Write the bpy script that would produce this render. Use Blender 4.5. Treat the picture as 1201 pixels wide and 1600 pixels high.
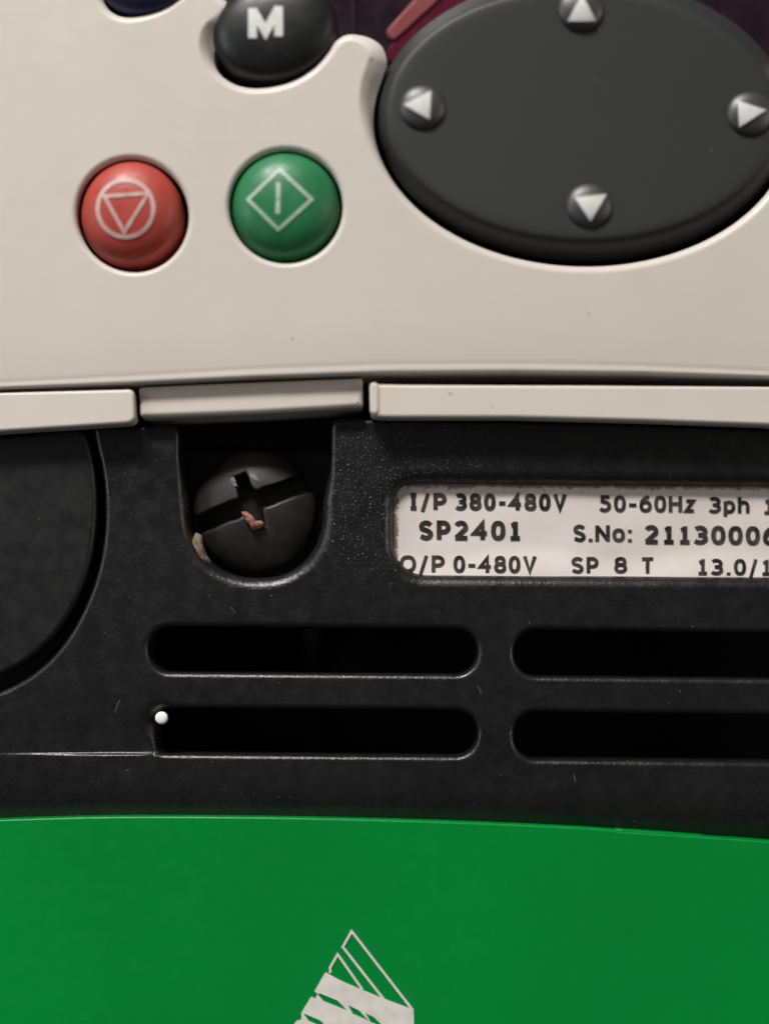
import bpy, math, random
import numpy as np
from mathutils import Vector
from mathutils.geometry import delaunay_2d_cdt

for o in list(bpy.data.objects):
    bpy.data.objects.remove(o)

# ------------------------------------------------------------------ units
# everything is laid out in tenths-of-a-millimetre-like units on the front
# plane of the device: 1 unit = 0.06 mm.  (u right, v down, h towards viewer)
S = 6.0e-5
CX, CY, D = 600.0, 1000.0, 2600.0          # camera foot point, viewing distance
R = math.radians
sc = bpy.context.scene
col = sc.collection

# ------------------------------------------------------------------ camera
cam = bpy.data.cameras.new('camera')
cam.sensor_fit = 'VERTICAL'
cam.sensor_height = 24.0
cam.lens = 24.0 * D / 1600.0
cam.shift_x = 0.5 / 1600.0
cam.shift_y = (CY - 800.0) / 1600.0
cam.clip_start = 0.005
cam.clip_end = 10.0
cam.dof.use_dof = True
cam.dof.focus_distance = (D + 12) * S
cam.dof.aperture_fstop = 2.8
camo = bpy.data.objects.new('camera', cam)
camo.location = (0, -D * S, 0)
camo.rotation_euler = (R(90), 0, 0)
col.objects.link(camo)
sc.camera = camo

# ------------------------------------------------------------------ world and lamps
w = bpy.data.worlds.new('World')
sc.world = w
w.use_nodes = True
bg = w.node_tree.nodes['Background']
bg.inputs[0].default_value = (1.0, 0.97, 0.93, 1)
bg.inputs[1].default_value = 0.075


def area(name, loc, target, size, power, colour):
    l = bpy.data.lights.new(name, 'AREA')
    l.shape = 'RECTANGLE'
    l.size, l.size_y = size
    l.energy = power
    l.color = colour
    o = bpy.data.objects.new(name, l)
    o.location = loc
    d = Vector(target) - Vector(loc)
    o.rotation_euler = d.to_track_quat('-Z', 'Y').to_euler()
    col.objects.link(o)
    return o


area('ceiling_lamp', (-0.22, -0.45, 0.70), (0, 0, 0.01), (0.30, 0.12), 10.4, (1.0, 0.965, 0.925))
area('left_fill_lamp', (-0.75, -0.40, 0.15), (0, 0, 0.0), (0.30, 0.5), 1.6, (0.95, 0.98, 1.0))  # added fill light from the left, its source is unseen
area('right_fill_lamp', (0.85, -0.40, 0.10), (0, 0, 0.0), (0.25, 0.4), 1.5, (1.0, 0.93, 0.82))  # added fill light brightening the right side, no known source

sc.view_settings.view_transform = 'Standard'
sc.view_settings.look = 'None'
sc.view_settings.exposure = 0.0
sc.view_settings.gamma = 1.0
sc.view_settings.use_curve_mapping = False
sc.cycles.use_denoising = True
sc.cycles.max_bounces = 6
sc.render.film_transparent = False


# ------------------------------------------------------------------ materials
def plastic(name, colour, rough=0.45, spec=0.4, grain=(0.0, 1000), tint=None, tint_scale=300.0, tint_amt=0.3,
            fleck=None, fleck_lo=0.72, fleck_scale=900.0, rough_var=0.08, coat=0.0, dirt=None, dirt_scale=120.0, dirt_lo=0.62,
            edge=None, pits=0.0):
    m = bpy.data.materials.new(name)
    m.use_nodes = True
    nt = m.node_tree
    N, L = nt.nodes, nt.links
    b = N['Principled BSDF']
    tc = N.new('ShaderNodeTexCoord')
    co = tc.outputs['Object']

    def noise(scale, detail=4.0, rgh=0.55):
        n = N.new('ShaderNodeTexNoise')
        n.inputs['Scale'].default_value = scale
        n.inputs['Detail'].default_value = detail
        n.inputs['Roughness'].default_value = rgh
        L.new(co, n.inputs['Vector'])
        return n.outputs['Fac']

    def ramp(src, lo, hi, a=0.0, c=1.0):
        r = N.new('ShaderNodeMapRange')
        r.clamp = True
        r.inputs['From Min'].default_value = lo
        r.inputs['From Max'].default_value = hi
        r.inputs['To Min'].default_value = a
        r.inputs['To Max'].default_value = c
        L.new(src, r.inputs['Value'])
        return r.outputs[0]

    def mix(fac, a, c):
        x = N.new('ShaderNodeMix')
        x.data_type = 'RGBA'
        L.new(fac, x.inputs[0])
        if isinstance(a, tuple):
            x.inputs[6].default_value = (*a, 1)
        else:
            L.new(a, x.inputs[6])
        if isinstance(c, tuple):
            x.inputs[7].default_value = (*c, 1)
        else:
            L.new(c, x.inputs[7])
        return x.outputs[2]

    def near(x0, z0, rad):
        # distance (in radii) from one spot of the panel
        v = N.new('ShaderNodeVectorMath')
        v.operation = 'DISTANCE'
        L.new(co, v.inputs[0])
        v.inputs[1].default_value = (x0, 0.0, z0)
        d = N.new('ShaderNodeMath')
        d.operation = 'DIVIDE'
        L.new(v.outputs['Value'], d.inputs[0])
        d.inputs[1].default_value = rad
        return d.outputs[0]

    base = colour
    if tint is not None:
        base = mix(ramp(noise(tint_scale, 3), 0.35, 0.68, 0.0, tint_amt), colour, tint)
    if dirt is not None:
        base = mix(ramp(noise(dirt_scale, 8, 0.7), dirt_lo, dirt_lo + 0.14, 0.0, 0.55), base, dirt)
    if fleck is not None:
        base = mix(ramp(noise(fleck_scale, 2, 0.4), fleck_lo, fleck_lo + 0.03), base, fleck)
    if edge is not None:
        g = N.new('ShaderNodeNewGeometry')
        f = ramp(g.outputs['Pointiness'], 0.51, 0.56, 0, 1)
        mm = N.new('ShaderNodeMath')
        mm.operation = 'MULTIPLY'
        L.new(f, mm.inputs[0])
        L.new(ramp(noise(2600, 3, 0.7), 0.42, 0.6), mm.inputs[1])
        base = mix(mm.outputs[0], base, edge)
    if isinstance(base, tuple):
        b.inputs['Base Color'].default_value = (*base, 1)
    else:
        L.new(base, b.inputs['Base Color'])
    L.new(ramp(noise(700, 5), 0.3, 0.7, rough - rough_var, rough + rough_var), b.inputs['Roughness'])
    b.inputs['Specular IOR Level'].default_value = spec
    b.inputs['Coat Weight'].default_value = coat
    b.inputs['Coat Roughness'].default_value = 0.12
    if grain[0] > 0:
        bp = N.new('ShaderNodeBump')
        bp.inputs['Strength'].default_value = 1.0
        bp.inputs['Distance'].default_value = grain[0]
        hgt = noise(grain[1], 3, 0.6)
        if pits:
            def m2(op, a_, b_):
                n = N.new('ShaderNodeMath')
                n.operation = op
                for k_, q_ in enumerate((a_, b_)):
                    if isinstance(q_, (int, float)):
                        n.inputs[k_].default_value = q_
                    else:
                        L.new(q_, n.inputs[k_])
                return n.outputs[0]
            p_ = m2('MULTIPLY', ramp(noise(4300, 2, 0.5), 0.60, 0.78), ramp(near((620 - CX) * S, (CY - 760) * S, 190 * S), 0.0, 1.0, 1.0, 0.10))
            hgt = m2('ADD', hgt, m2('MULTIPLY', p_, pits))
        L.new(hgt, bp.inputs['Height'])
        L.new(bp.outputs[0], b.inputs['Normal'])
    return m


BEIGE = plastic('beige_plastic', (0.575, 0.53, 0.475), 0.42, 0.4, (8e-6, 2500), tint=(0.535, 0.50, 0.455), tint_scale=90, tint_amt=0.6,
                dirt=(0.33, 0.27, 0.2), dirt_scale=260, dirt_lo=0.69, fleck=(0.16, 0.12, 0.09), fleck_lo=0.80, fleck_scale=420)
STRIP = plastic('beige_strip_plastic', (0.62, 0.565, 0.52), 0.38, 0.4, (4e-6, 2500), tint=(0.58, 0.53, 0.45), tint_scale=150, tint_amt=0.6,
                fleck=(0.16, 0.12, 0.09), fleck_lo=0.79, fleck_scale=500)
BLACK = plastic('black_textured_plastic', (0.0055, 0.0055, 0.0062), 0.35, 0.5, (4.5e-5, 2700), tint=(0.009, 0.009, 0.0095), tint_scale=120, tint_amt=0.8,
                fleck=(0.09, 0.09, 0.09), fleck_lo=0.755, fleck_scale=2400, dirt=(0.022, 0.021, 0.020), dirt_scale=200, dirt_lo=0.67, pits=1.7)
BLACKSM = plastic('black_smooth_plastic', (0.0060, 0.0060, 0.0064), 0.46, 0.4, (8e-6, 3000), fleck=(0.05, 0.05, 0.05), fleck_lo=0.77, fleck_scale=1900)
INSIDE = plastic('dark_inside', (0.004, 0.004, 0.0045), 0.7, 0.1)
PAD = plastic('charcoal_rubber', (0.025, 0.026, 0.027), 0.50, 0.35, (2e-6, 3500), fleck=(0.12, 0.12, 0.12), fleck_lo=0.80, fleck_scale=900, rough_var=0.01)
BUMP = plastic('glossy_charcoal', (0.026, 0.027, 0.028), 0.46, 0.9, (2e-6, 3500), rough_var=0.02)
MBTN = plastic('black_rubber', (0.010, 0.011, 0.011), 0.42, 0.4, (3e-6, 3500))
BLUE = plastic('navy_rubber', (0.010, 0.012, 0.06), 0.45, 0.4, (3e-6, 3500))
RED = plastic('red_rubber', (0.385, 0.048, 0.032), 0.46, 0.4, (4e-6, 3000), tint=(0.33, 0.052, 0.04), tint_scale=400, tint_amt=0.5, rough_var=0.14)
GRNB = plastic('green_rubber', (0.016, 0.165, 0.06), 0.44, 0.4, (4e-6, 3000), tint=(0.02, 0.14, 0.055), tint_scale=400, tint_amt=0.5, rough_var=0.14)
GREEN = plastic('green_glossy_plastic', (0.0004, 0.222, 0.036), 0.32, 0.25, (3e-6, 1800), tint=(0.0005, 0.175, 0.026), tint_scale=35, tint_amt=0.6,
                fleck=(0.05, 0.25, 0.10), fleck_lo=0.80, fleck_scale=500)
WHITE = plastic('white_print', (0.66, 0.66, 0.63), 0.5, 0.3, (3e-6, 4000), tint=(0.5, 0.5, 0.48), tint_scale=1500, tint_amt=0.5)
PINKW = plastic('worn_white_print', (0.56, 0.42, 0.40), 0.5, 0.3, (3e-6, 4000), tint=(0.48, 0.24, 0.22), tint_scale=1300, tint_amt=0.8)
GREYW = plastic('worn_grey_print', (0.46, 0.55, 0.47), 0.5, 0.3, (3e-6, 4000), tint=(0.25, 0.42, 0.28), tint_scale=2200, tint_amt=0.6)
LOGO = plastic('silvery_white_print', (0.70, 0.67, 0.62), 0.5, 0.3, (3e-6, 4000), tint=(0.52, 0.52, 0.48), tint_scale=900, tint_amt=0.6)
PAPER = plastic('label_paper', (0.68, 0.63, 0.61), 0.36, 0.4, (2.2e-5, 230), tint=(0.60, 0.54, 0.495), tint_scale=160, tint_amt=0.7,
                dirt=(0.30, 0.22, 0.15), dirt_scale=420, dirt_lo=0.66)


def edge_grime(m, lo_x, hi_z, width, colour):
    # brown grime that has crept under the left and upper edge of the label
    nt = m.node_tree
    N, L = nt.nodes, nt.links
    b = N['Principled BSDF']
    src = b.inputs['Base Color'].links[0].from_socket
    tc = N.new('ShaderNodeTexCoord')
    sp = N.new('ShaderNodeSeparateXYZ')
    L.new(tc.outputs['Object'], sp.inputs[0])
    nz = N.new('ShaderNodeTexNoise')
    nz.inputs['Scale'].default_value = 1900
    nz.inputs['Detail'].default_value = 6
    nz.inputs['Roughness'].default_value = 0.7
    L.new(tc.outputs['Object'], nz.inputs['Vector'])

    def math_(op, a_, b_):
        n = N.new('ShaderNodeMath')
        n.operation = op
        for k, q in enumerate((a_, b_)):
            if isinstance(q, (int, float)):
                n.inputs[k].default_value = q
            else:
                L.new(q, n.inputs[k])
        return n.outputs[0]
    dx_ = math_('SUBTRACT', sp.outputs['X'], lo_x)
    dz_ = math_('SUBTRACT', hi_z, sp.outputs['Z'])
    d = math_('MINIMUM', dx_, dz_)
    d = math_('DIVIDE', d, width)
    d = math_('ADD', d, math_('MULTIPLY', math_('SUBTRACT', nz.outputs['Fac'], 0.5), 3.2))
    r = N.new('ShaderNodeMapRange')
    r.inputs['From Min'].default_value = 0.55
    r.inputs['From Max'].default_value = 1.0
    r.inputs['To Min'].default_value = 0.8
    r.inputs['To Max'].default_value = 0.0
    L.new(d, r.inputs['Value'])
    x = N.new('ShaderNodeMix')
    x.data_type = 'RGBA'
    L.new(r.outputs[0], x.inputs[0])
    L.new(src, x.inputs[6])
    x.inputs[7].default_value = (*colour, 1)
    L.new(x.outputs[2], b.inputs['Base Color'])


edge_grime(PAPER, (614 - CX) * S, (CY - 753) * S, 9 * S, (0.10, 0.065, 0.04))
INK = plastic('black_ink', (0.012, 0.009, 0.0085), 0.6, 0.2, tint=(0.10, 0.085, 0.075), tint_scale=700, tint_amt=0.5)
LENS = plastic('smoky_purple_lens', (0.010, 0.0045, 0.008), 0.22, 0.45, tint=(0.030, 0.013, 0.024), tint_scale=120, tint_amt=0.8)
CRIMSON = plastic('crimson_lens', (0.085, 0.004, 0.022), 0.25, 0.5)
REDREFL = plastic('red_lens_reflection', (0.20, 0.035, 0.040), 0.45, 0.4)  # red colour of the reflection painted on the lens
STEEL = plastic('blackened_steel', (0.013, 0.0125, 0.012), 0.44, 0.4, (8e-6, 2500), tint=(0.028, 0.026, 0.023), tint_scale=500, tint_amt=0.7, dirt=(0.055, 0.043, 0.03), dirt_scale=450, dirt_lo=0.56)
FLAKE = plastic('reddish_flake', (0.24, 0.075, 0.06), 0.6, 0.3, (1e-5, 3000), tint=(0.42, 0.25, 0.20), tint_scale=1500, tint_amt=0.6)
DUST = plastic('tan_crumb', (0.20, 0.155, 0.11), 0.8, 0.2, (3e-5, 2500), tint=(0.14, 0.11, 0.075), tint_scale=900, tint_amt=0.8)
DISC = plastic('white_disc', (0.85, 0.85, 0.85), 0.35, 0.4)


# ------------------------------------------------------------------ geometry helpers
def bulge(x):
    return -20.0 * ((x - 20.0) / 600.0) ** 2     # the front is gently barrel-shaped


def pl(u, v, h):
    """image-like layout coordinates of a point at height h -> plane coords"""
    x = u - CX
    z = CY - v
    for _ in range(2):
        f = (D - h - bulge(x)) / D
        x, z = (u - CX) * f, (CY - v) * f
    return x, z


def W(x, z, h):
    return (x * S, -(h + bulge(x)) * S, z * S)


def thing(name, label, cat, base=(0, 0, 0), group=None):
    o = bpy.data.objects.new(name, None)
    o.empty_display_size = 0.01
    o.location = base
    o['label'] = label
    o['category'] = cat
    if group:
        o['group'] = group
    col.objects.link(o)
    return o


def link(name, verts, faces, mat, parent=None, normals=None, label=None, smooth=True):
    me = bpy.data.meshes.new(name)
    me.from_pydata(verts, [], faces)
    me.materials.append(mat)
    me.polygons.foreach_set('use_smooth', [smooth] * len(me.polygons))
    me.update()
    if normals is not None:
        me.normals_split_custom_set_from_vertices([tuple(n) for n in normals])
    o = bpy.data.objects.new(name, me)
    col.objects.link(o)
    if parent is not None:
        o.parent = parent
        base = Vector((0, 0, 0))
        p = parent
        while p is not None:
            base += Vector(p.location)
            p = p.parent
        o.location = -base
    if label:
        o['label'] = label
    return o


def area2(p):
    return 0.5 * sum(p[i][0] * p[(i + 1) % len(p)][1] - p[(i + 1) % len(p)][0] * p[i][1] for i in range(len(p)))


def inside(pts, poly):
    pts = np.asarray(pts, float)
    poly = np.asarray(poly, float)
    c = np.zeros(len(pts), bool)
    x, y = pts[:, 0], pts[:, 1]
    n = len(poly)
    j = n - 1
    for i in range(n):
        xi, yi = poly[i]
        xj, yj = poly[j]
        if yi != yj:
            t = (yi > y) != (yj > y)
            c ^= t & (x < (xj - xi) * (y - yi) / (yj - yi) + xi)
        j = i
    return c


def vnormals(p):
    n = len(p)
    out = []
    for i in range(n):
        a, b, c = p[i - 1], p[i], p[(i + 1) % n]
        d1 = Vector((b[0] - a[0], b[1] - a[1]))
        d2 = Vector((c[0] - b[0], c[1] - b[1]))
        d1 = d1.normalized() if d1.length > 1e-9 else d2.normalized()
        d2 = d2.normalized() if d2.length > 1e-9 else d1
        m = Vector((-d1.y - d2.y, d1.x + d2.x))
        if m.length < 1e-6:
            m = Vector((-d1.y, d1.x))
        m.normalize()
        k = 1.0 / max(0.55, m.dot(Vector((-d1.y, d1.x))))
        out.append((m, k))
    return out


def resample(p, step, closed=True):
    out = []
    n = len(p)
    for i in range(n if closed else n - 1):
        a, b = p[i], p[(i + 1) % n]
        d = math.hypot(b[0] - a[0], b[1] - a[1])
        k = max(1, int(d / step))
        for j in range(k):
            t = j / k
            out.append((a[0] + (b[0] - a[0]) * t, a[1] + (b[1] - a[1]) * t))
    if not closed:
        out.append(p[-1])
    return out


def plate(name, loops, h, thick, bev, mat, parent=None, hfun=None, grid=40, step=22, seg=5, creases=(), label=None, flat=1e6):
    """front plate with rounded edges: loops[0] outline, others holes (layout coords, edge silhouettes)"""
    if not isinstance(bev, (list, tuple)):
        bev = [bev] * len(loops)
    verts, norms, faces = [], [], []
    H = hfun or (lambda x, z: 0.0)

    def topn(x, z):
        e = 1.5
        gx = (H(x + e, z) + bulge(x + e) - H(x - e, z) - bulge(x - e)) / (2 * e)
        gz = (H(x, z + e) - H(x, z - e)) / (2 * e)
        return Vector((-gx, -1.0, -gz)).normalized()

    caps = []
    for li, lp in enumerate(loops):
        p = [pl(u, v, h) for u, v in resample(lp, step)]
        if (area2(p) > 0) != (li == 0):
            p.reverse()
        vn = vnormals(p)
        bl = bev[li]
        bb = [bl(x + CX, CY - z) if callable(bl) else bl for x, z in p]
        b = max(bb)
        rings = []
        levels = [(math.pi / 2 * k / seg) for k in range(seg + 1)]
        for t in levels:
            r = []
            for (x, z), (m, k), bv in zip(p, vn, bb):
                sq = min(1.0, flat / bv)
                ins, dep = bv * (1 - math.sin(t)), bv * sq * (1 - math.cos(t))
                ch = min(1.0, max(0.0, (bv - flat) / 10.0))          # wide rims are chamfers
                kt = t / (math.pi / 2)
                ins, dep = ins + (bv * (1 - kt) - ins) * ch, dep + (bv * sq * 1.15 * kt - dep) * ch
                X, Z = x + m.x * ins * k, z + m.y * ins * k
                r.append(len(verts))
                verts.append(W(X, Z, h - dep + H(X, Z)))
                tt = t + (R(38 if 0 < kt else 12) - t) * ch
                tn = topn(X, Z) * math.cos(tt) + Vector((-m.x, 0, -m.y)) * (math.sin(tt) * (sq + (1 - sq) * ch))
                norms.append(tn.normalized())
            rings.append(r)
        r = []
        for (x, z), (m, k) in zip(p, vn):
            r.append(len(verts))
            verts.append(W(x, z, h - max(thick, b + 0.5) + min(0, H(x, z))))
            norms.append(Vector((-m.x, 0, -m.y)))
        rings.append(r)
        n = len(p)
        for a, c in zip(rings, rings[1:]):
            for i in range(n):
                j = (i + 1) % n
                faces.append((a[i], c[i], c[j], a[j]))
        caps.append([(x + m.x * bv * k, z + m.y * bv * k) for (x, z), (m, k), bv in zip(p, vn, bb)])
    # flat front, triangulated with interior points
    pts, edges = [], []
    for c in caps:
        o = len(pts)
        pts += c
        edges += [(o + i, o + (i + 1) % len(c)) for i in range(len(c))]
    for cr in creases:
        q = [pl(u, v, h) for u, v in resample(cr, 20, False)]
        ok = inside(q, caps[0])
        for c in caps[1:]:
            ok &= ~inside(q, c)
        o = len(pts)
        pts += q if ok.all() else [a for a, f in zip(q, ok) if f]
        edges += [(o + i, o + i + 1) for i in range(len(pts) - o - 1)]
    A = np.array(caps[0])
    gx = np.arange(A[:, 0].min() + grid * .5, A[:, 0].max(), grid)
    gz = np.arange(A[:, 1].min() + grid * .5, A[:, 1].max(), grid)
    G = np.array([(x, z) for x in gx for z in gz]) if len(gx) and len(gz) else np.zeros((0, 2))
    if len(G):
        ok = inside(G, caps[0])
        for c in caps[1:]:
            ok &= ~inside(G, c)
        G = G[ok]
        allp = np.array([q for c in caps for q in c])
        if len(G):
            d = np.min(np.hypot(G[:, None, 0] - allp[None, :, 0], G[:, None, 1] - allp[None, :, 1]), axis=1)
            G = G[d > grid * 0.3]
        pts += [tuple(g) for g in G]
    vo, eo, fo, *_ = delaunay_2d_cdt([Vector(q) for q in pts], edges, [], 0, 1e-4)
    cen = np.array([[(vo[f[0]].x + vo[f[1]].x + vo[f[2]].x) / 3, (vo[f[0]].y + vo[f[1]].y + vo[f[2]].y) / 3] for f in fo])
    ok = inside(cen, caps[0])
    for c in caps[1:]:
        ok &= ~inside(cen, c)
    o = len(verts)
    for q in vo:
        verts.append(W(q.x, q.y, h + H(q.x, q.y)))
        norms.append(topn(q.x, q.y))
    for f, k in zip(fo, ok):
        if k:
            a, b, c = [Vector((vo[i].x, vo[i].y)) for i in f]
            if (b - a).cross(c - a) > 0:
                f = (f[0], f[1], f[2])
            else:
                f = (f[0], f[2], f[1])
            faces.append(tuple(o + i for i in f))
    return link(name, verts, faces, mat, parent, norms, label)


def ell(cx, cy, a, b, tilt=0.0, n=72, a0=0.0, a1=360.0):
    out = []
    full = abs(a1 - a0) >= 359.9
    for i in range(n if full else n + 1):
        t = R(a0 + (a1 - a0) * i / n)
        x, y = a * math.cos(t), b * math.sin(t)
        c, s = math.cos(R(tilt)), math.sin(R(tilt))
        out.append((cx + x * c - y * s, cy + x * s + y * c))
    return out


def cat(p, n=6, closed=False):
    """smooth curve through points"""
    out = []
    m = len(p)
    for i in range(m if closed else m - 1):
        g = (lambda k: p[k % m]) if closed else (lambda k: p[min(max(k, 0), m - 1)])
        a, b, c, d = g(i - 1), g(i), g(i + 1), g(i + 2)
        for j in range(n):
            t = j / n
            q = []
            for e in (0, 1):
                q.append(0.5 * (2 * b[e] + (c[e] - a[e]) * t + (2 * a[e] - 5 * b[e] + 4 * c[e] - d[e]) * t * t + (3 * b[e] - a[e] - 3 * c[e] + d[e]) * t ** 3))
            out.append(tuple(q))
    if not closed:
        out.append(p[-1])
    return out


def rounded(p, rad, n=6):
    """polygon with rounded corners; rad one value or one per corner"""
    out = []
    m = len(p)
    for i in range(m):
        r = rad[i] if isinstance(rad, (list, tuple)) else rad
        a, b, c = Vector(p[i - 1]), Vector(p[i]), Vector(p[(i + 1) % m])
        if r <= 0:
            out.append(tuple(b))
            continue
        d1, d2 = (a - b), (c - b)
        l1, l2 = min(r, d1.length * .49), min(r, d2.length * .49)
        s, e = b + d1.normalized() * l1, b + d2.normalized() * l2
        for j in range(n + 1):
            t = j / n
            # circular-ish blend
            w_ = 0.7071
            dn = (1 - t) ** 2 + 2 * t * (1 - t) * w_ + t ** 2
            q = (s * (1 - t) ** 2 + b * 2 * t * (1 - t) * w_ + e * t ** 2) / dn
            out.append(tuple(q))
    return out


def lathe(name, cx, cy, a, b, h0, prof, mat, parent, tilt=0, n=64, expo=2.0, label=None):
    """oval solid: prof = [(radius factor, height)] from the outside in"""
    x0, z0 = pl(cx, cy, h0)
    f = (D - h0) / D
    verts, faces, rings = [], [], []
    c, s = math.cos(R(-tilt)), math.sin(R(-tilt))
    for r, h in prof:
        ring = []
        if r < 1e-4:
            ring = [len(verts)]
            verts.append(W(x0, z0, h))
        else:
            for i in range(n):
                t = 2 * math.pi * i / n
                x, z = a * f * r * math.cos(t), b * f * r * math.sin(t)
                X, Z = x0 + x * c - z * s, z0 + x * s + z * c
                ring.append(len(verts))
                verts.append(W(X, Z, h))
        rings.append(ring)
    for p, q in zip(rings, rings[1:]):
        for i in range(n):
            j = (i + 1) % n
            if len(q) == 1:
                faces.append((p[i], p[j], q[0]))
            else:
                faces.append((p[i], p[j], q[j], q[i]))
    return link(name, verts, faces, mat, parent, None, label)


def ribbon(path, width, closed=False):
    """centre line -> outline polygon(s) (list of quads as polygons)"""
    p = path
    n = len(p)
    L_, R_ = [], []
    for i in range(n):
        a = p[i - 1] if (closed or i > 0) else None
        c = p[(i + 1) % n] if (closed or i < n - 1) else None
        b = p[i]
        d1 = Vector((b[0] - a[0], b[1] - a[1])).normalized() if a else None
        d2 = Vector((c[0] - b[0], c[1] - b[1])).normalized() if c else None
        if d1 is None:
            d1 = d2
        if d2 is None:
            d2 = d1
        m = Vector((-d1.y - d2.y, d1.x + d2.x))
        if m.length < 1e-6:
            m = Vector((-d1.y, d1.x))
        m.normalize()
        k = 1.0 / max(0.5, m.dot(Vector((-d1.y, d1.x))))
        L_.append((b[0] + m.x * width / 2 * k, b[1] + m.y * width / 2 * k))
        R_.append((b[0] - m.x * width / 2 * k, b[1] - m.y * width / 2 * k))
    if closed:
        return [[L_[i], L_[(i + 1) % n], R_[(i + 1) % n], R_[i]] for i in range(n)]
    return [[L_[i], L_[i + 1], R_[i + 1], R_[i]] for i in range(n - 1)]


def decal(name, polys, hf, mat, parent, thick=0.8, holes=(), clip=None, label=None):
    """union of flat polygons (layout coords) printed as a thin raised layer; hf(u,v)->height"""
    pts, edges = [], []
    for q in list(polys) + list(holes):
        o = len(pts)
        pts += [Vector(a) for a in q]
        edges += [(o + i, o + (i + 1) % len(q)) for i in range(len(q))]
    vo, eo, fo, *_ = delaunay_2d_cdt(pts, edges, [], 0, 1e-3)
    cen = np.array([[(vo[f[0]].x + vo[f[1]].x + vo[f[2]].x) / 3, (vo[f[0]].y + vo[f[1]].y + vo[f[2]].y) / 3] for f in fo])
    ok = np.ones(len(fo), bool)
    V2 = np.array([(q.x, q.y) for q in vo])
    F2 = np.array([list(f) for f in fo])
    probes = [cen] + [0.3 * cen + 0.35 * (V2[F2[:, i]] + V2[F2[:, (i + 1) % 3]]) for i in range(3)]
    for pr_ in probes:                                   # slivers that leave the shape are dropped
        hit = np.zeros(len(fo), bool)
        for q in polys:
            hit |= inside(pr_, q)
        ok &= hit
    for q in holes:
        ok &= ~inside(cen, q)
    if clip is not None:
        ok &= inside(cen, clip)
    verts, faces = [], []
    ne = {}
    n = len(vo)
    for lev in (1, 0):
        for q in vo:
            h = hf(q.x, q.y)
            x, z = pl(q.x, q.y, h)
            verts.append(W(x, z, h + (thick if lev else -0.6)))
    for f, k in zip(fo, ok):
        if not k:
            continue
        a, b, c = [Vector((vo[i].x, vo[i].y)) for i in f]
        f = tuple(f) if (b - a).cross(c - a) < 0 else (f[0], f[2], f[1])   # v runs down
        faces.append(f)
        for i in range(3):
            e = (f[i], f[(i + 1) % 3])
            ne[e] = 1
    for (a, b) in list(ne):
        if (b, a) not in ne:
            faces.append((b, a, a + n, b + n))
    return link(name, verts, faces, mat, parent, None, label, smooth=False)


# ------------------------------------------------------------------ lettering (own stroke alphabet)
def arc(cx, cy, rx, ry, a0, a1, n=14):
    return [(cx + rx * math.cos(R(a0 + (a1 - a0) * i / n)), cy + ry * math.sin(R(a0 + (a1 - a0) * i / n))) for i in range(n + 1)]


def full(cx, cy, rx, ry, e=0.86):
    out = []
    for i in range(28):
        t = 2 * math.pi * i / 28
        c, q = math.cos(t), math.sin(t)
        out.append((cx + rx * math.copysign(abs(c) ** e, c), cy + ry * math.copysign(abs(q) ** e, q)))
    return ('closed', out)


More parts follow.
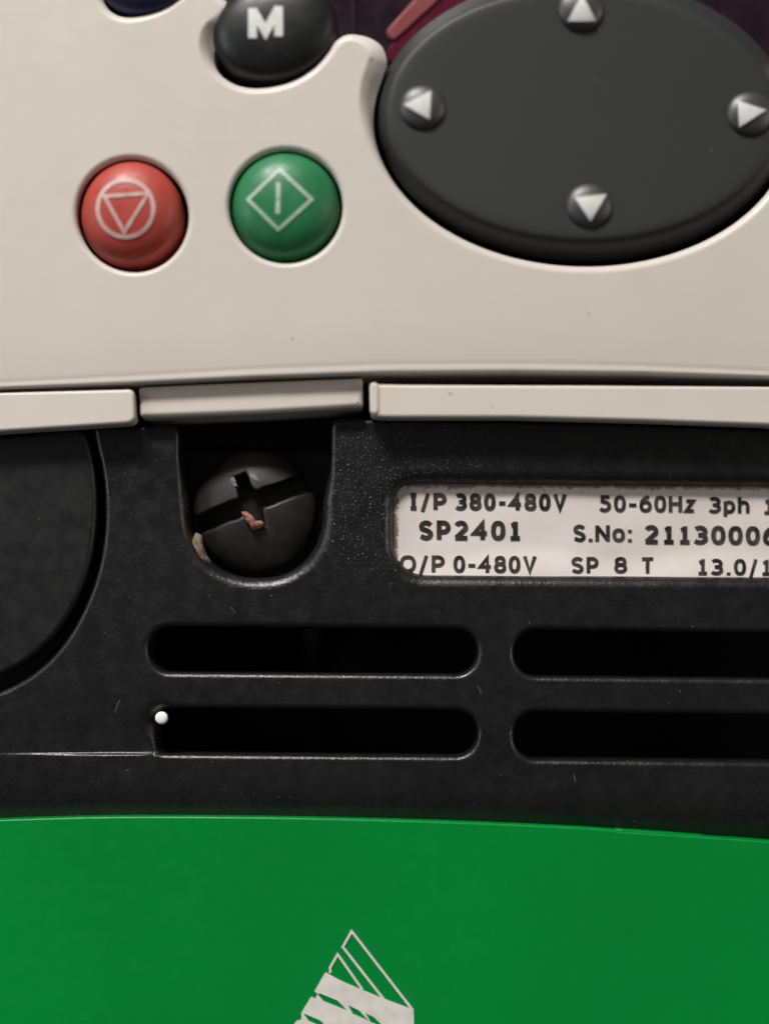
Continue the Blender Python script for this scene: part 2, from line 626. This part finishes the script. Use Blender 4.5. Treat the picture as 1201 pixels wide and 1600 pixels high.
GL = {   # width, strokes in a unit box (stroke centres)
    '0': (.64, [full(.5, .5, .5, .5)]),
    'O': (.78, [full(.5, .5, .5, .5)]),
    'o': (.64, [full(.5, .37, .5, .37)]),
    '1': (.58, [[(.08, .83), (.52, .90)], [(.56, 1.09), (.56, 0)], [(-.02, 0), (1.1, 0)]]),
    '2': (.66, [arc(.45, .71, .48, .29, 155, -25, 12) + [(-.02, .02)], [(-.1, 0), (1.08, 0)]]),
    '3': (.64, [arc(.38, .745, .55, .255, 140, -90, 12), arc(.38, .26, .60, .26, 90, -145, 12), [(.22, .50), (.45, .50)]]),
    '4': (.72, [[(.74, -.1), (.74, 1.0), (.0, .32), (1.1, .32)]]),
    '5': (.64, [[(.98, 1), (.14, 1), (.12, .56)], [(.12, .57)] + arc(.38, .31, .58, .32, 100, -145, 12)]),
    '6': (.66, [full(.5, .32, .5, .32), cat([(.92, .99), (.55, .97), (.14, .72), (.0, .36)], 5)]),
    '8': (.66, [full(.5, .755, .43, .245), full(.5, .27, .5, .27)]),
    'P': (.66, [[(.05, -.1), (.05, 1), (.5, 1)] + arc(.5, .70, .46, .30, 80, -80, 10) + [(.5, .40), (.05, .40)]]),
    'I': (.40, [[(.5, -.1), (.5, 1.1)], [(-.15, 0), (1.15, 0)], [(-.15, 1), (1.15, 1)]]),
    '/': (.44, [[(-.05, -.26), (1.0, 1.12)]]),
    'V': (.76, [[(.0, 1.1), (.5, -.02), (1.0, 1.1)]]),
    '-': (.46, [[(-.22, .40), (1.22, .40)]]),
    'H': (.72, [[(.0, -.1), (.0, 1.1)], [(1, -.1), (1, 1.1)], [(0, .52), (1, .52)]]),
    'z': (.56, [[(0, .73), (1, .73), (0, .0), (1.08, .0)]]),
    'p': (.62, [[(.0, -.36), (.0, .80)], [(.0, .62)] + arc(.48, .36, .52, .37, 125, -125, 16) + [(.0, .10)]]),
    'h': (.62, [[(.0, -.1), (.0, 1.12)], [(.0, .52)] + arc(.5, .42, .5, .31, 140, 0, 10) + [(1.0, -.1)]]),
    'S': (.64, [cat([(.97, .86), (.72, .98), (.35, .99), (.05, .84), (.08, .62), (.42, .53), (.80, .42), (.99, .25), (.82, .05), (.45, .0), (-.02, .12)], 4)]),
    'N': (.74, [[(.0, -.1), (.0, 1.08)], [(.0, 1.02), (1.0, -.02)], [(1, -.08), (1, 1.1)]]),
    'T': (.66, [[(-.1, 1), (1.1, 1)], [(.5, 1), (.5, -.1)]]),
    '.': (.22, [[(.5, -.12), (.5, .10)]]),
    ':': (.24, [[(.5, -.12), (.5, .10)], [(.5, .55), (.5, .77)]]),
    'M': (.92, [[(.0, -.1), (.0, 1.08)], [(.0, 1.02), (.5, .12), (1.0, 1.02)], [(1, -.1), (1, 1.08)]]),
    ' ': (.34, []),
}


def text_polys(s, u0, u1, base0, cap, tiltpx=0.0, weight=.19, gap=.13):
    """polygons of a text run spanning u0..u1 with its baseline at base0 (dropping tiltpx over the run)"""
    wts = [GL[c][0] for c in s]
    tot = sum(wts) + gap * (len(s) - 1)
    k = (u1 - u0) / tot
    polys = []
    x = 0.0
    for c, wd in zip(s, wts):
        wt = weight * (0.85 if c == '/' else 1.0)
        for st in GL[c][1]:
            closed = isinstance(st, tuple)
            path = st[1] if closed else st
            q = []
            for (a, b) in path:
                gx = x + weight / 2 * cap / k + a * max(0.02, (wd - weight * cap / k))
                gy = weight / 2 + b * (1 - weight)
                q.append((u0 + gx * k, base0 + tiltpx * (gx / tot) - gy * cap))
            polys += ribbon(q, wt * cap, closed)
        x += wd + gap
    return polys


# ================================================================== MOTOR DRIVE
BASE_Z = (CY - 1760) * S
drive = thing('motor_drive', 'black motor drive front with beige trim, rating label, vent slots and green cover', 'motor drive',
              (0, 0.05, BASE_Z))

# ---- body behind everything
plate('housing', [rounded([(-230, -220), (1430, -220), (1430, 1760), (-230, 1760)], 30)], -230, 500, 12, INSIDE, drive, grid=160)

# ---- black front cover with its openings
U0, U1 = -230, 1430
slot_tl = rounded([(232, 979), (746, 983), (745, 1054), (232, 1050)], 34, 8)
slot_tr = rounded([(803, 984), (1390, 993), (1390, 1062), (803, 1056)], 34, 8)
slot_bl = rounded([(243, 1106), (746, 1110), (745, 1182), (243, 1178)], [30, 34, 34, 14], 8)
slot_br = rounded([(803, 1112), (1390, 1121), (1390, 1192), (803, 1186)], 34, 8)
window = rounded([(614, 753), (1400, 760), (1400, 902), (614, 897.5)], [34, 20, 20, 52], 8)
door_edge = cat([(141, 640), (149, 690), (160, 740), (164, 790), (162, 840), (153, 890), (136, 940), (110, 990), (78, 1030), (38, 1062), (-10, 1085), (-70, 1104), (-150, 1115), (-215, 1117)], 4)
recess = cat([(292, 700), (292, 790), (297, 830), (313, 862), (340, 886), (372, 899), (405, 902), (440, 897), (470, 880), (492, 852), (502, 820), (504, 780), (504, 700)], 4)
# the recess is open to the top, so the outline runs round it
recess_c = [q for q in recess if q[1] > 772]
cover_out = [(-226, 1117)] + door_edge[::-1][1:-1] + [(142, 652), (150, 664)] + [(262, 664), (272, 666), (278, 670), (280, 680), (280, 712), (284, 740)] + recess_c + \
            [(514, 740), (517, 712), (517, 670), (519, 660), (525, 655), (535, 653), (800, 655), (1000, 660), (1200, 668), (1430, 680), (1430, 1335), (1200, 1322), (960, 1305), (600, 1288), (300, 1283), (0, 1287), (-226, 1302)]


def sstep(a, b, x):
    t = min(1.0, max(0.0, (x - a) / (b - a)))
    return t * t * (3 - 2 * t)


def cover_h(x, z):
    u, v = x + CX, CY - z
    # shallow hollow that leads from the left into the lower slot and ends in a step
    side = 1.0 - sstep(225, 262, u)
    hol = sstep(1075, 1172, v) * (1.0 - sstep(1177.5, 1181, v)) * side * (0.12 + 0.88 * sstep(-20, 235, u))
    # the cover curls back towards its lower edge
    e = 1287 + 22 * sstep(500, 1250, u)
    curl = max(0.0, (v - (e - 62)) / 62.0)
    # and swells very slightly between the openings
    return -7.0 * hol - 16.0 * curl ** 2


creases = [[(-220, v), (241, v - 3)] for v in (1100, 1130, 1155, 1172, 1174.5, 1177, 1179.5, 1182, 1184.5)]
plate('front_cover', [cover_out, slot_tl, slot_tr, slot_bl, slot_br, window], 0, 60, [lambda u, v: 9.0 + (13.0 * sstep(705, 790, v) * (1 - sstep(960, 1000, v)) if 255 < u < 540 else 0.0), 10, 10, lambda u, v: 9.0 + 22.0 * (1 - sstep(245, 275, u)) * (1 - sstep(1140, 1172, v)), 10, 21], BLACK, drive,
      hfun=cover_h, grid=22, step=12, seg=7, creases=creases)
front = bpy.data.objects['front_cover']

SCUFF = plastic('scuffed_plastic', (0.07, 0.07, 0.07), 0.6, 0.3, tint=(0.015, 0.015, 0.015), tint_scale=3000, tint_amt=0.9)
for path, wd in (([(187, 1094), (183, 1104), (180, 1114)], 2.6), ([(746, 1072), (750, 1080), (751, 1086)], 2.2), ([(896, 1210), (898, 1222)], 1.8), ([(360, 948), (368, 958)], 1.5)):
    decal('scuff', ribbon(cat(path, 3), wd), lambda u, v: 0.1 + cover_h(*pl(u, v, 0)), SCUFF, front, thick=0.25)

# ---- rounded door at the left
door = [(-226, 640)] + [(-100, 690), (0, 681), (60, 675), (122, 669)] + cat([(131, 676), (140, 700), (148, 740), (151, 790), (148, 840), (138, 890), (120, 938), (92, 985), (58, 1020), (20, 1046), (-30, 1066), (-90, 1080), (-226, 1090)], 4)
plate('hinged_door', [door[1:] + [(-226, 700)]], 5, 40, 9, BLACKSM, drive, grid=60, step=14)

# ---- beige trim
left_strip = rounded([(-230, 634), (0, 613), (209, 608), (211, 655), (203, 661), (0, 674), (-230, 700)], [4, 10, 8, 6, 6, 10, 4])
plate('trim_strip', [left_strip], 44, 40, 5, STRIP, drive, grid=60, step=12)
right_strip = rounded([(577, 600), (640, 601), (900, 602), (1200, 604), (1430, 610), (1430, 690), (1201, 664), (1000, 657), (800, 652), (600, 652), (579, 650)],
                      [5, 8, 8, 8, 4, 4, 8, 8, 8, 5, 6])
rs = plate('trim_strip', [right_strip], 44, 40, 5, STRIP, drive, grid=60, step=12)
plate('end_lip', [rounded([(577, 600), (584, 596), (592, 600), (592, 642), (588, 648), (578, 646)], 5)], 47.5, 12, 4, STRIP, rs, step=4, grid=20)


tab = [(217, 605), (300, 601), (450, 595), (566, 590.5), (567, 636), (400, 646), (300, 650), (218, 653)]
plate('latch_tab', [rounded(tab, [6, 10, 10, 4, 6, 10, 10, 8])], 28, 120, lambda u, v: 4.0 if v < 625 else 9.0, STRIP, drive, grid=14, step=8)
plate('trim_backing', [[(-230, 560), (1430, 560), (1430, 700), (-230, 700)]], -60, 60, 4, INSIDE, drive, grid=80)

# ---- screw well and screw
well_out = [(272, 640)] + cat([(278, 700), (278, 800), (292, 850), (320, 890), (360, 915), (405, 920), (450, 912), (490, 880), (512, 840), (520, 790), (520, 700)], 4) + [(520, 640)]
plate('screw_well', [well_out], -95, 40, 4, BLACKSM, drive, grid=40)

SCX, SCY, SCR, SCH = 396.0, 797.0, 97.0, -24.0
sx0, sz0 = pl(SCX, SCY, SCH)


def dome_s(x, z):
    r2 = ((x - sx0) ** 2 + (z - sz0) ** 2) / (SCR * SCR)
    return 46.0 * (math.sqrt(max(0.0, 1.14 - r2)) - 1.07)


th = R(-21.5)
dx, dy = math.cos(th), math.sin(th)              # along the slot
nx, ny = math.sin(th), -math.cos(th)             # towards the upper half


def sl(a, b):
    return (391 + dx * a + nx * b, 787 + dy * a + ny * b)


def half(sign, hw, notch, nlen):
    """half of the screw head on one side of the slot, notched by the cross"""
    pts = []
    n = 60
    for i in range(n + 1):
        t = math.pi * i / n
        a = SCR * math.cos(t)
        b = SCR * math.sin(t)
        q = (SCX + dx * a + sign * nx * b, SCY + dy * a + sign * ny * b)
        pts.append(q)
    # keep points beyond the slot edge
    def bb(q):
        return ((q[0] - 391) * nx + (q[1] - 787) * ny) * sign
    pts = [q for q in pts if bb(q) > hw + 1.0]
    edge = [(-90, hw), (-notch - 3, hw), (-notch, hw + 4), (-notch * .8, nlen), (notch * .8, nlen), (notch, hw + 4), (notch + 3, hw), (84, hw)]
    rnd = random.Random(5 + int(sign))
    fine = resample(edge, 8, False)
    for k, (a, b) in enumerate(fine):
        wob = 1.6 if 0 < k < len(fine) - 1 else 0.0       # chewed by screwdrivers
        near_c = 2.2 if abs(a) < 26 else 1.0
        pts.append(sl(a + rnd.uniform(-.6, .6) * wob, sign * (b + rnd.uniform(-.55, .55) * wob * near_c)))
    return pts


sroot = plate('screw', [half(1, 16, 13, 51)], SCH, 52, 3.0, STEEL, drive, hfun=dome_s, grid=9, step=7)
plate('head_half', [half(-1, 13, 13, 40)], SCH - 3, 52, 6.0, STEEL, sroot, hfun=dome_s, grid=9, step=7)
lathe('slot_floor', SCX, SCY, SCR - 2, SCR - 2, SCH - 50, [(1, SCH - 94), (1, SCH - 62), (0.95, SCH - 58), (0.5, SCH - 46), (0, SCH - 42)], STEEL, sroot)

BRIGHT = plastic('worn_steel_glint', (0.12, 0.11, 0.10), 0.4, 0.6, (2e-5, 3000), tint=(0.02, 0.02, 0.02), tint_scale=3500, tint_amt=0.9)


def head_top(u, v):
    x, z = pl(u, v, SCH)
    return SCH + 0.1 + dome_s(x, z)


for q in ([(361, 747), (365, 744), (368, 751), (371, 760), (366, 759), (361, 753)], [(389, 741), (396, 739), (402, 745), (405, 752), (398, 750), (392, 746)]):
    decal('worn_glint', [q], head_top, BRIGHT, sroot, thick=0.5)  # worn spots, coloured bright as painted glints

# ---- rating label with its print
LH = -23.0


def label_h(x, z):
    f = D / (D - LH)
    u, v = x * f + CX, CY - z * f
    ed = 858 + 10 * math.sin(u * 0.021) + 0.012 * (u - 600)
    return 8.0 * sstep(ed - 6, ed + 56, v) + 0.5 * math.sin(u * .03 + v * .05)


label_o = plate('rating_label', [rounded([(604, 744), (1405, 748), (1405, 915), (604, 908)], 14)], LH, 6, 1.0, PAPER, drive, hfun=label_h, grid=9, step=12)


def hl(u, v):
    x, z = pl(u, v, LH)
    return LH + 0.9 + label_h(x, z)


RUNS = [('I/P', 639, 698, 797, 27.0, .3), ('380-480V', 711, 885, 797.5, 27.0, .8), ('50-60Hz', 936, 1085, 800, 26.5, 1.0), ('3ph', 1107, 1170, 802, 26, .5), ('1', 1191, 1210, 804, 26, 0),
        ('SP2401', 654, 814, 844, 31.0, .6), ('S.No:', 895, 987, 846.5, 27, .6), ('21130006', 1006, 1214, 850, 30, 2.4),
        ('O/P', 624, 695, 894.5, 27, .2), ('0-480V', 708, 838, 895, 27, .6), ('SP', 892, 935, 896, 26, .2), ('8', 959, 979, 896, 26, 0), ('T', 1001, 1021, 896.5, 26, 0), ('13.0/1', 1088, 1205, 898.5, 26, 1.2)]
for s, a, b, base, cap_, tl in RUNS:
    decal('printed_text', text_polys(s, a, b, base, cap_, tl, weight=.236 if s in ('SP2401', '21130006', 'I/P', '380-480V') else .212,
                                     gap=.135 if s != '13.0/1' else .17), hl, INK, label_o, thick=0.3, label='printed text reading ' + s)

# ---- rib inside the machine, dimly seen through the slots
plate('inner_rib', [rounded([(476, 960), (500, 960), (500, 1215), (476, 1215)], 3)], -130, 90, 2, INSIDE, drive, grid=80)

# ---- green cover
gt = cat([(-230, 1301), (-100, 1287), (0, 1281), (150, 1276.5), (300, 1276), (450, 1277.5), (600, 1281), (750, 1286), (900, 1293), (958, 1297)], 5)
gt2 = cat([(1106, 1308.5), (1201, 1315), (1330, 1328), (1430, 1340)], 5)
tcov = plate('terminal_cover', [gt + [(964, 1299)] + gt2 + [(1430, 1760), (-230, 1760)]], 14, 60, 3.2, GREEN, drive, grid=45, step=16, label='glossy green cover below the vents')
plate('cover_clip', [[(961, 1296), (1030, 1300.5), (1104, 1306.5), (1104, 1325), (961, 1318)]], 10.5, 30, 1.5, GREEN, tcov, grid=40, step=12)
hg = lambda u, v: 14.2
st = 3.6
A1, A2, A3, A4 = (549.3, 1455), (535.5, 1479.5), (600, 1562), (644.5, 1578)
B1, B2, B3, B4 = (527.4, 1491), (515.5, 1512), (516, 1520), (566, 1546)
em = ribbon([A3, A2, A1, A4], st) + ribbon([B3, B2, B1, B4], st)
band = cat([(509, 1519), (530, 1531), (562, 1545), (600, 1560.5), (646, 1577.5)], 5) + [(646.5, 1600), (646.5, 1626), (444, 1626), (448, 1619), (463, 1595), (471, 1593), (471, 1582), (486, 1557.5), (493, 1560), (496, 1553), (491.5, 1548.5), (506, 1523)]
slits = [[(496, 1553), (500, 1552), (527, 1563), (543, 1579), (505, 1564)], [(544, 1570.5), (560, 1578), (577, 1595.5), (551, 1584)],
         [(571, 1583), (584, 1589), (601, 1606), (579, 1597)], [(474, 1583), (500, 1594), (516, 1610), (482, 1595)]]
decal('emblem', em + [band], hg, LOGO, tcov, thick=1.4, holes=slits, label='silvery white striped pyramid emblem')

# ================================================================== KEYPAD
keypad = thing('keypad', 'beige operator keypad with coloured push buttons and black oval arrow pad', 'keypad', (0, 0, (CY - 600) * S))
KH = 50.0
nav_in = ell(911, 186, 328, 228, 1.2, 90, 200, -20)
top_edge = [(-230, -200), (120, -200), (146, -150)] + cat([(150, -110), (150, -60), (156, -15), (170, 12), (194, 23), (224, 20), (256, 8), (288, -14), (312, -26), (336, -16), (356, 0), (362, 14), (352, 34), (338, 58),
           (333, 88), (345, 114), (374, 131), (412, 134), (455, 124), (488, 104), (510, 80), (524, 60), (546, 49), (576, 53), (597, 68), (605, 92)], 5)
nav_pts = [q for q in ell(911, 186, 328, 228, 1.2, 110, 196, -18)]
face_out = top_edge[:-1] + nav_pts + [(1236, 70), (1262, 52), (1300, 50), (1430, 50), (1430, 604), (1201, 589.5), (1000, 583), (800, 580.5), (600, 582), (400, 589), (200, 599), (0, 607), (-230, 626)]
hole_r = ell(207, 335.5, 86.5, 89.5, -30, 72)
hole_g = ell(446.5, 322, 88.5, 88.5, 0, 72)


def face_e(u):
    # lower edge of the faceplate
    pts = [(-230, 626), (0, 607), (200, 599), (400, 589), (600, 582), (800, 580.5), (1000, 583), (1201, 589.5), (1430, 604)]
    for (a, va), (b, vb) in zip(pts, pts[1:]):
        if u <= b:
            return va + (vb - va) * (u - a) / (b - a)
    return 604.0


def face_h(x, z):
    f = D / (D - KH)
    u, v = x * f + CX, CY - z * f
    a = v - (face_e(u) - 13.0)
    return -0.55 * math.exp(-(a / 3.5) ** 2) - 1.6 * max(0.0, min(1.0, (a + 70) / 70)) ** 2


def face_bev(u, v):
    if v > 480:
        return 5.0
    g = lambda cu, cv, ru, rv: math.exp(-((u - cu) / ru) ** 2 - ((v - cv) / rv) ** 2)
    return 14.0 + 15.0 * min(1.0, g(592, 130, 40, 75)) + 15.0 * min(1.0, g(336, 62, 22, 42))


lip = [[(u, face_e(u) - k) for u in range(-215, 1420, 20)] for k in (7, 9, 11, 13, 15, 17, 20, 24)]
plate('faceplate', [face_out, hole_r, hole_g], KH, 160, [face_bev, 9, 9], BEIGE, keypad, hfun=face_h, grid=26, step=9, seg=7, creases=lip, flat=15.0)

SPECK = plastic('dark_grime', (0.30, 0.24, 0.19), 0.7, 0.2)
fp = bpy.data.objects['faceplate']
for path, wd in (([(455, 528), (458, 531)], 2.4), ([(916, 487), (920, 492)], 1.6)):
    decal('speck', ribbon(path, wd), lambda u, v: KH - 0.2 + face_h(*pl(u, v, KH)), SPECK, fp, thick=0.35)
for path, wd in (([(700, 614), (706, 616)], 2.2), ([(767, 634), (769, 637)], 1.8)):
    decal('speck', ribbon(path, wd), lambda u, v: 44.0, SPECK, rs, thick=0.3)

# ---- display lens behind the buttons
lens = plate('display_lens', [rounded([(250, -210), (1425, -210), (1425, 160), (250, 160)], 20)], -95, 20, 3, LENS, keypad, grid=90)
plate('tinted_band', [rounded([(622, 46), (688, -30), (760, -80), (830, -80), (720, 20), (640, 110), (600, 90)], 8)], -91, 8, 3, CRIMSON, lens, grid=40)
plate('lens_streak', [rounded([(600, 50), (656, -12), (700, -56), (722, -40), (680, 6), (614, 66)], 9)], -87, 10, 4, REDREFL, lens, grid=20, step=6)  # bar standing in for a red reflected streak, painted by its colour
plate('lens_streak', [rounded([(549, -120), (556, -120), (557, 60), (550, 60)], 2)], -91, 8, 2, LENS, lens, grid=40)


def dome_prof(he, H, p=2.6, q=1.7, base=-94):
    pr = [(1.0, base), (1.0, he - 6), (0.993, he - 2)]
    for i in range(0, 17):
        r = 0.985 * (1 - i / 16)
        pr.append((r, he + H * (1 - (r / 0.985) ** p) ** (1 / q)))
    pr[-1] = (0.0, he + H)
    return pr


def dome_fun(cx, cy, a, b, h0, he, H, p=2.6, q=1.7):
    x0, z0 = pl(cx, cy, h0)
    f = (D - h0) / D

    def hf(u, v):
        h = he + H * .8
        for _ in range(3):
            x, z = pl(u, v, h)
            r = min(0.98, math.hypot((x - x0) / (a * f), (z - z0) / (b * f)))
            h = he + H * (1 - (r / 0.985) ** p) ** (1 / q)
        return h + 0.2
    return hf


def subdivide_ribbon(pts, step, closed=False):
    return resample(pts, step, closed)


# stop button
bt = lathe('stop_button', 205, 333, 81, 84, 40, dome_prof(34, 38), RED, keypad, label='red round stop button')
hf = dome_fun(205, 333, 81, 84, 40, 34, 38)
ring = ell(196.5, 326, 43.5, 44.5, 0, 48)
decal('stop_symbol', ribbon(ring, 6.6, True) + ribbon(resample([(163.5, 307), (232, 302), (194.5, 363)], 9), 5.6, True), hf, PINKW, bt, thick=1.2,
      label='worn white circle with a downward triangle')

# start button
bt = lathe('start_button', 445.5, 321, 85, 85, 40, dome_prof(34, 38), GRNB, keypad, label='green round start button')
hf = dome_fun(445.5, 321, 85, 85, 40, 34, 38)
decal('start_symbol', ribbon(resample([(436.5, 265), (487, 312), (435, 359), (387.5, 312)], 9), 5.0, True) +
      ribbon(resample([(435, 285), (434.5, 311.3)], 8, False), 6.6) + ribbon(resample([(434.5, 312.8), (434, 334)], 8, False), 6.6), hf, GREYW, bt, thick=1.2,
      label='worn white diamond with a short bar')

# mode button
bt = lathe('mode_button', 430, 46, 99, 80, 40, dome_prof(42, 28), MBTN, keypad, tilt=-14, label='black oval button marked M')
hf = dome_fun(430, 46, 99, 80, 40, 42, 28)
mp = text_polys('M', 388, 442, 63, 53, -4.0, weight=.25)
mp2 = []
for q in mp:
    mp2.append(resample(q, 10))
decal('letter', mp2, hf, WHITE, bt, thick=1.2, label='white letter M')

# blue button
lathe('reset_button', 232, -46, 84, 70, 40, dome_prof(42, 28), BLUE, keypad, tilt=-16, label='dark blue button at the upper edge')

# navigation pad
def loft(name, rings_, mat, parent, n=120, label=None):
    verts, faces, rings = [], [], []
    for cx, cy, a, b, tilt, h in rings_:
        r = []
        for q in ([(cx, cy)] if a < 1e-3 else ell(cx, cy, a, b, tilt, n)):
            x, z = pl(q[0], q[1], h)
            r.append(len(verts))
            verts.append(W(x, z, h))
        rings.append(r)
    for p, q in zip(rings, rings[1:]):
        for i in range(n):
            j = (i + 1) % n
            faces.append((p[j], p[i], q[0]) if len(q) == 1 else (p[j], p[i], q[i], q[j]))
    return link(name, verts, faces, mat, parent, None, label)


padr = [(911, 187, 323, 223, 1.2, -94), (911, 187, 322, 222, 1.2, 15), (910, 184.5, 316, 213, 1.2, 36), (909, 181.5, 310, 204, 1.2, 51), (908.5, 180, 306.5, 199.5, 1.2, 57.5),
        (908, 179, 303.5, 196, 1.2, 60.6), (908, 178.5, 300, 193, 1.2, 62.0), (908, 178, 296, 190, 1.2, 62.5), (908, 178, 285, 181, 1.2, 62.6)]
padr += [(908, 178, 285 * k, 181 * k, 1.2, 62.6 - 2.0 * (1 - k * k)) for k in (.85, .7, .5, .3, .12)] + [(908, 178, 0, 0, 0, 60.6)]
pad = loft('navigation_pad', padr, PAD, keypad, label='charcoal oval pad with four arrow bumps')
PH = 61.0
ARW = [((660, 166), [(630, 163.5), (673, 142), (671, 187)]),
       ((1172, 176), [(1152, 158), (1196, 172), (1154, 199)]),
       ((908, 12), [(908, -9), (931, 33.5), (886, 33.5)]),
       ((921, 320), [(897, 308.5), (947, 303.5), (922, 346)])]
for (cx, cy), tri in ARW:
    pr = [(1.0, PH - 4), (1.0, PH + 1)] + [(0.99 * math.cos(R(t)), PH + 1 + 13 * math.sin(R(t))) for t in range(5, 90, 8)] + [(0.0, PH + 14)]
    lathe('arrow_bump', cx, cy, 37, 35, PH + 8, pr, BUMP, pad, n=40)
    x0, z0 = pl(cx, cy, PH + 8)
    f = (D - PH - 8) / D

    def ah(u, v, x0=x0, z0=z0, f=f):
        h = PH + 14
        for _ in range(3):
            x, z = pl(u, v, h)
            r = min(.97, math.hypot((x - x0) / (37 * f), (z - z0) / (35 * f)))
            h = PH + 1 + 13 * math.sqrt(1 - (r / .99) ** 2)
        return h + 1.0
    # flat faceted white arrow inlay, standing slightly proud
    T = [Vector(t) for t in tri]
    cen = sum(T, Vector((0, 0))) / 3
    sub = [[tuple(T[i]), tuple(T[(i + 1) % 3]), tuple(cen)] for i in range(3)]
    fine = []
    for a, b, c in [(T[0], T[1], T[2])]:
        k = 6
        for i in range(k):
            for j in range(k - i):
                g = lambda m, n: tuple(a + (b - a) * (m / k) + (c - a) * (n / k))
                fine.append([g(i, j), g(i + 1, j), g(i, j + 1)])
                if i + j < k - 1:
                    fine.append([g(i + 1, j), g(i + 1, j + 1), g(i, j + 1)])
    decal('arrow', fine, ah, WHITE, pad, thick=1.2)


# ================================================================== LOOSE BITS
def crumb(name, ring_pts, h, thick, mat, label, cat_, rough=2.0, seed=1):
    rnd = random.Random(seed)
    c = (sum(p[0] for p in ring_pts) / len(ring_pts), sum(p[1] for p in ring_pts) / len(ring_pts))
    rp = resample(ring_pts, 5)
    verts, faces = [], []
    rings = []
    for k, (sc_, hh) in enumerate([(0.92, h - thick), (1.0, h - thick * .3), (0.85, h + thick * .3), (0.5, h + thick * .5)]):
        r = []
        for q in rp:
            u, v = c[0] + (q[0] - c[0]) * sc_, c[1] + (q[1] - c[1]) * sc_
            H = hh + rnd.uniform(-rough, rough)
            x, z = pl(u, v, h)
            r.append(len(verts))
            verts.append(W(x + rnd.uniform(-.6, .6), z + rnd.uniform(-.6, .6), H))
        rings.append(r)
    n = len(rp)
    for a, b in zip(rings, rings[1:]):
        for i in range(n):
            j = (i + 1) % n
            faces.append((a[i], a[j], b[j], b[i]))
    x, z = pl(c[0], c[1], h)
    verts.append(W(x, z, h + thick * .55))
    for i in range(n):
        faces.append((rings[-1][i], rings[-1][(i + 1) % n], len(verts) - 1))
    o = link(name, verts, faces, mat, None, None, label)
    o['category'] = cat_
    return o


crumb('debris_flake', [(377, 799), (386, 799), (395, 806), (400, 815), (410, 814), (413, 819), (404, 826), (395, 829), (390, 820), (382, 811)], SCH + 2, 8, FLAKE,
      'small reddish flake stuck in the slot of the black screw', 'debris', 1.6, 4)
crumb('debris_crumb', [(305, 832), (314, 835), (318, 856), (322, 868), (330, 878), (329, 886), (318, 880), (306, 864), (299, 846)], -10, 14, DUST,
      'tan dirt crumb at the lower left rim of the screw well', 'debris', 3.0, 7)

o = lathe('disc', 252, 1122, 10, 10, 2, [(0.7, -12), (0.98, -8), (1.0, -2), (0.96, 1.2), (0.85, 2.6), (0.6, 3.6), (0.3, 4.0), (0.0, 4.1)], DISC, None, n=32,
          label='tiny round white bead at the left end of the lower left vent slot')
o['category'] = 'disc'  # plain white round piece, its nature is unknown
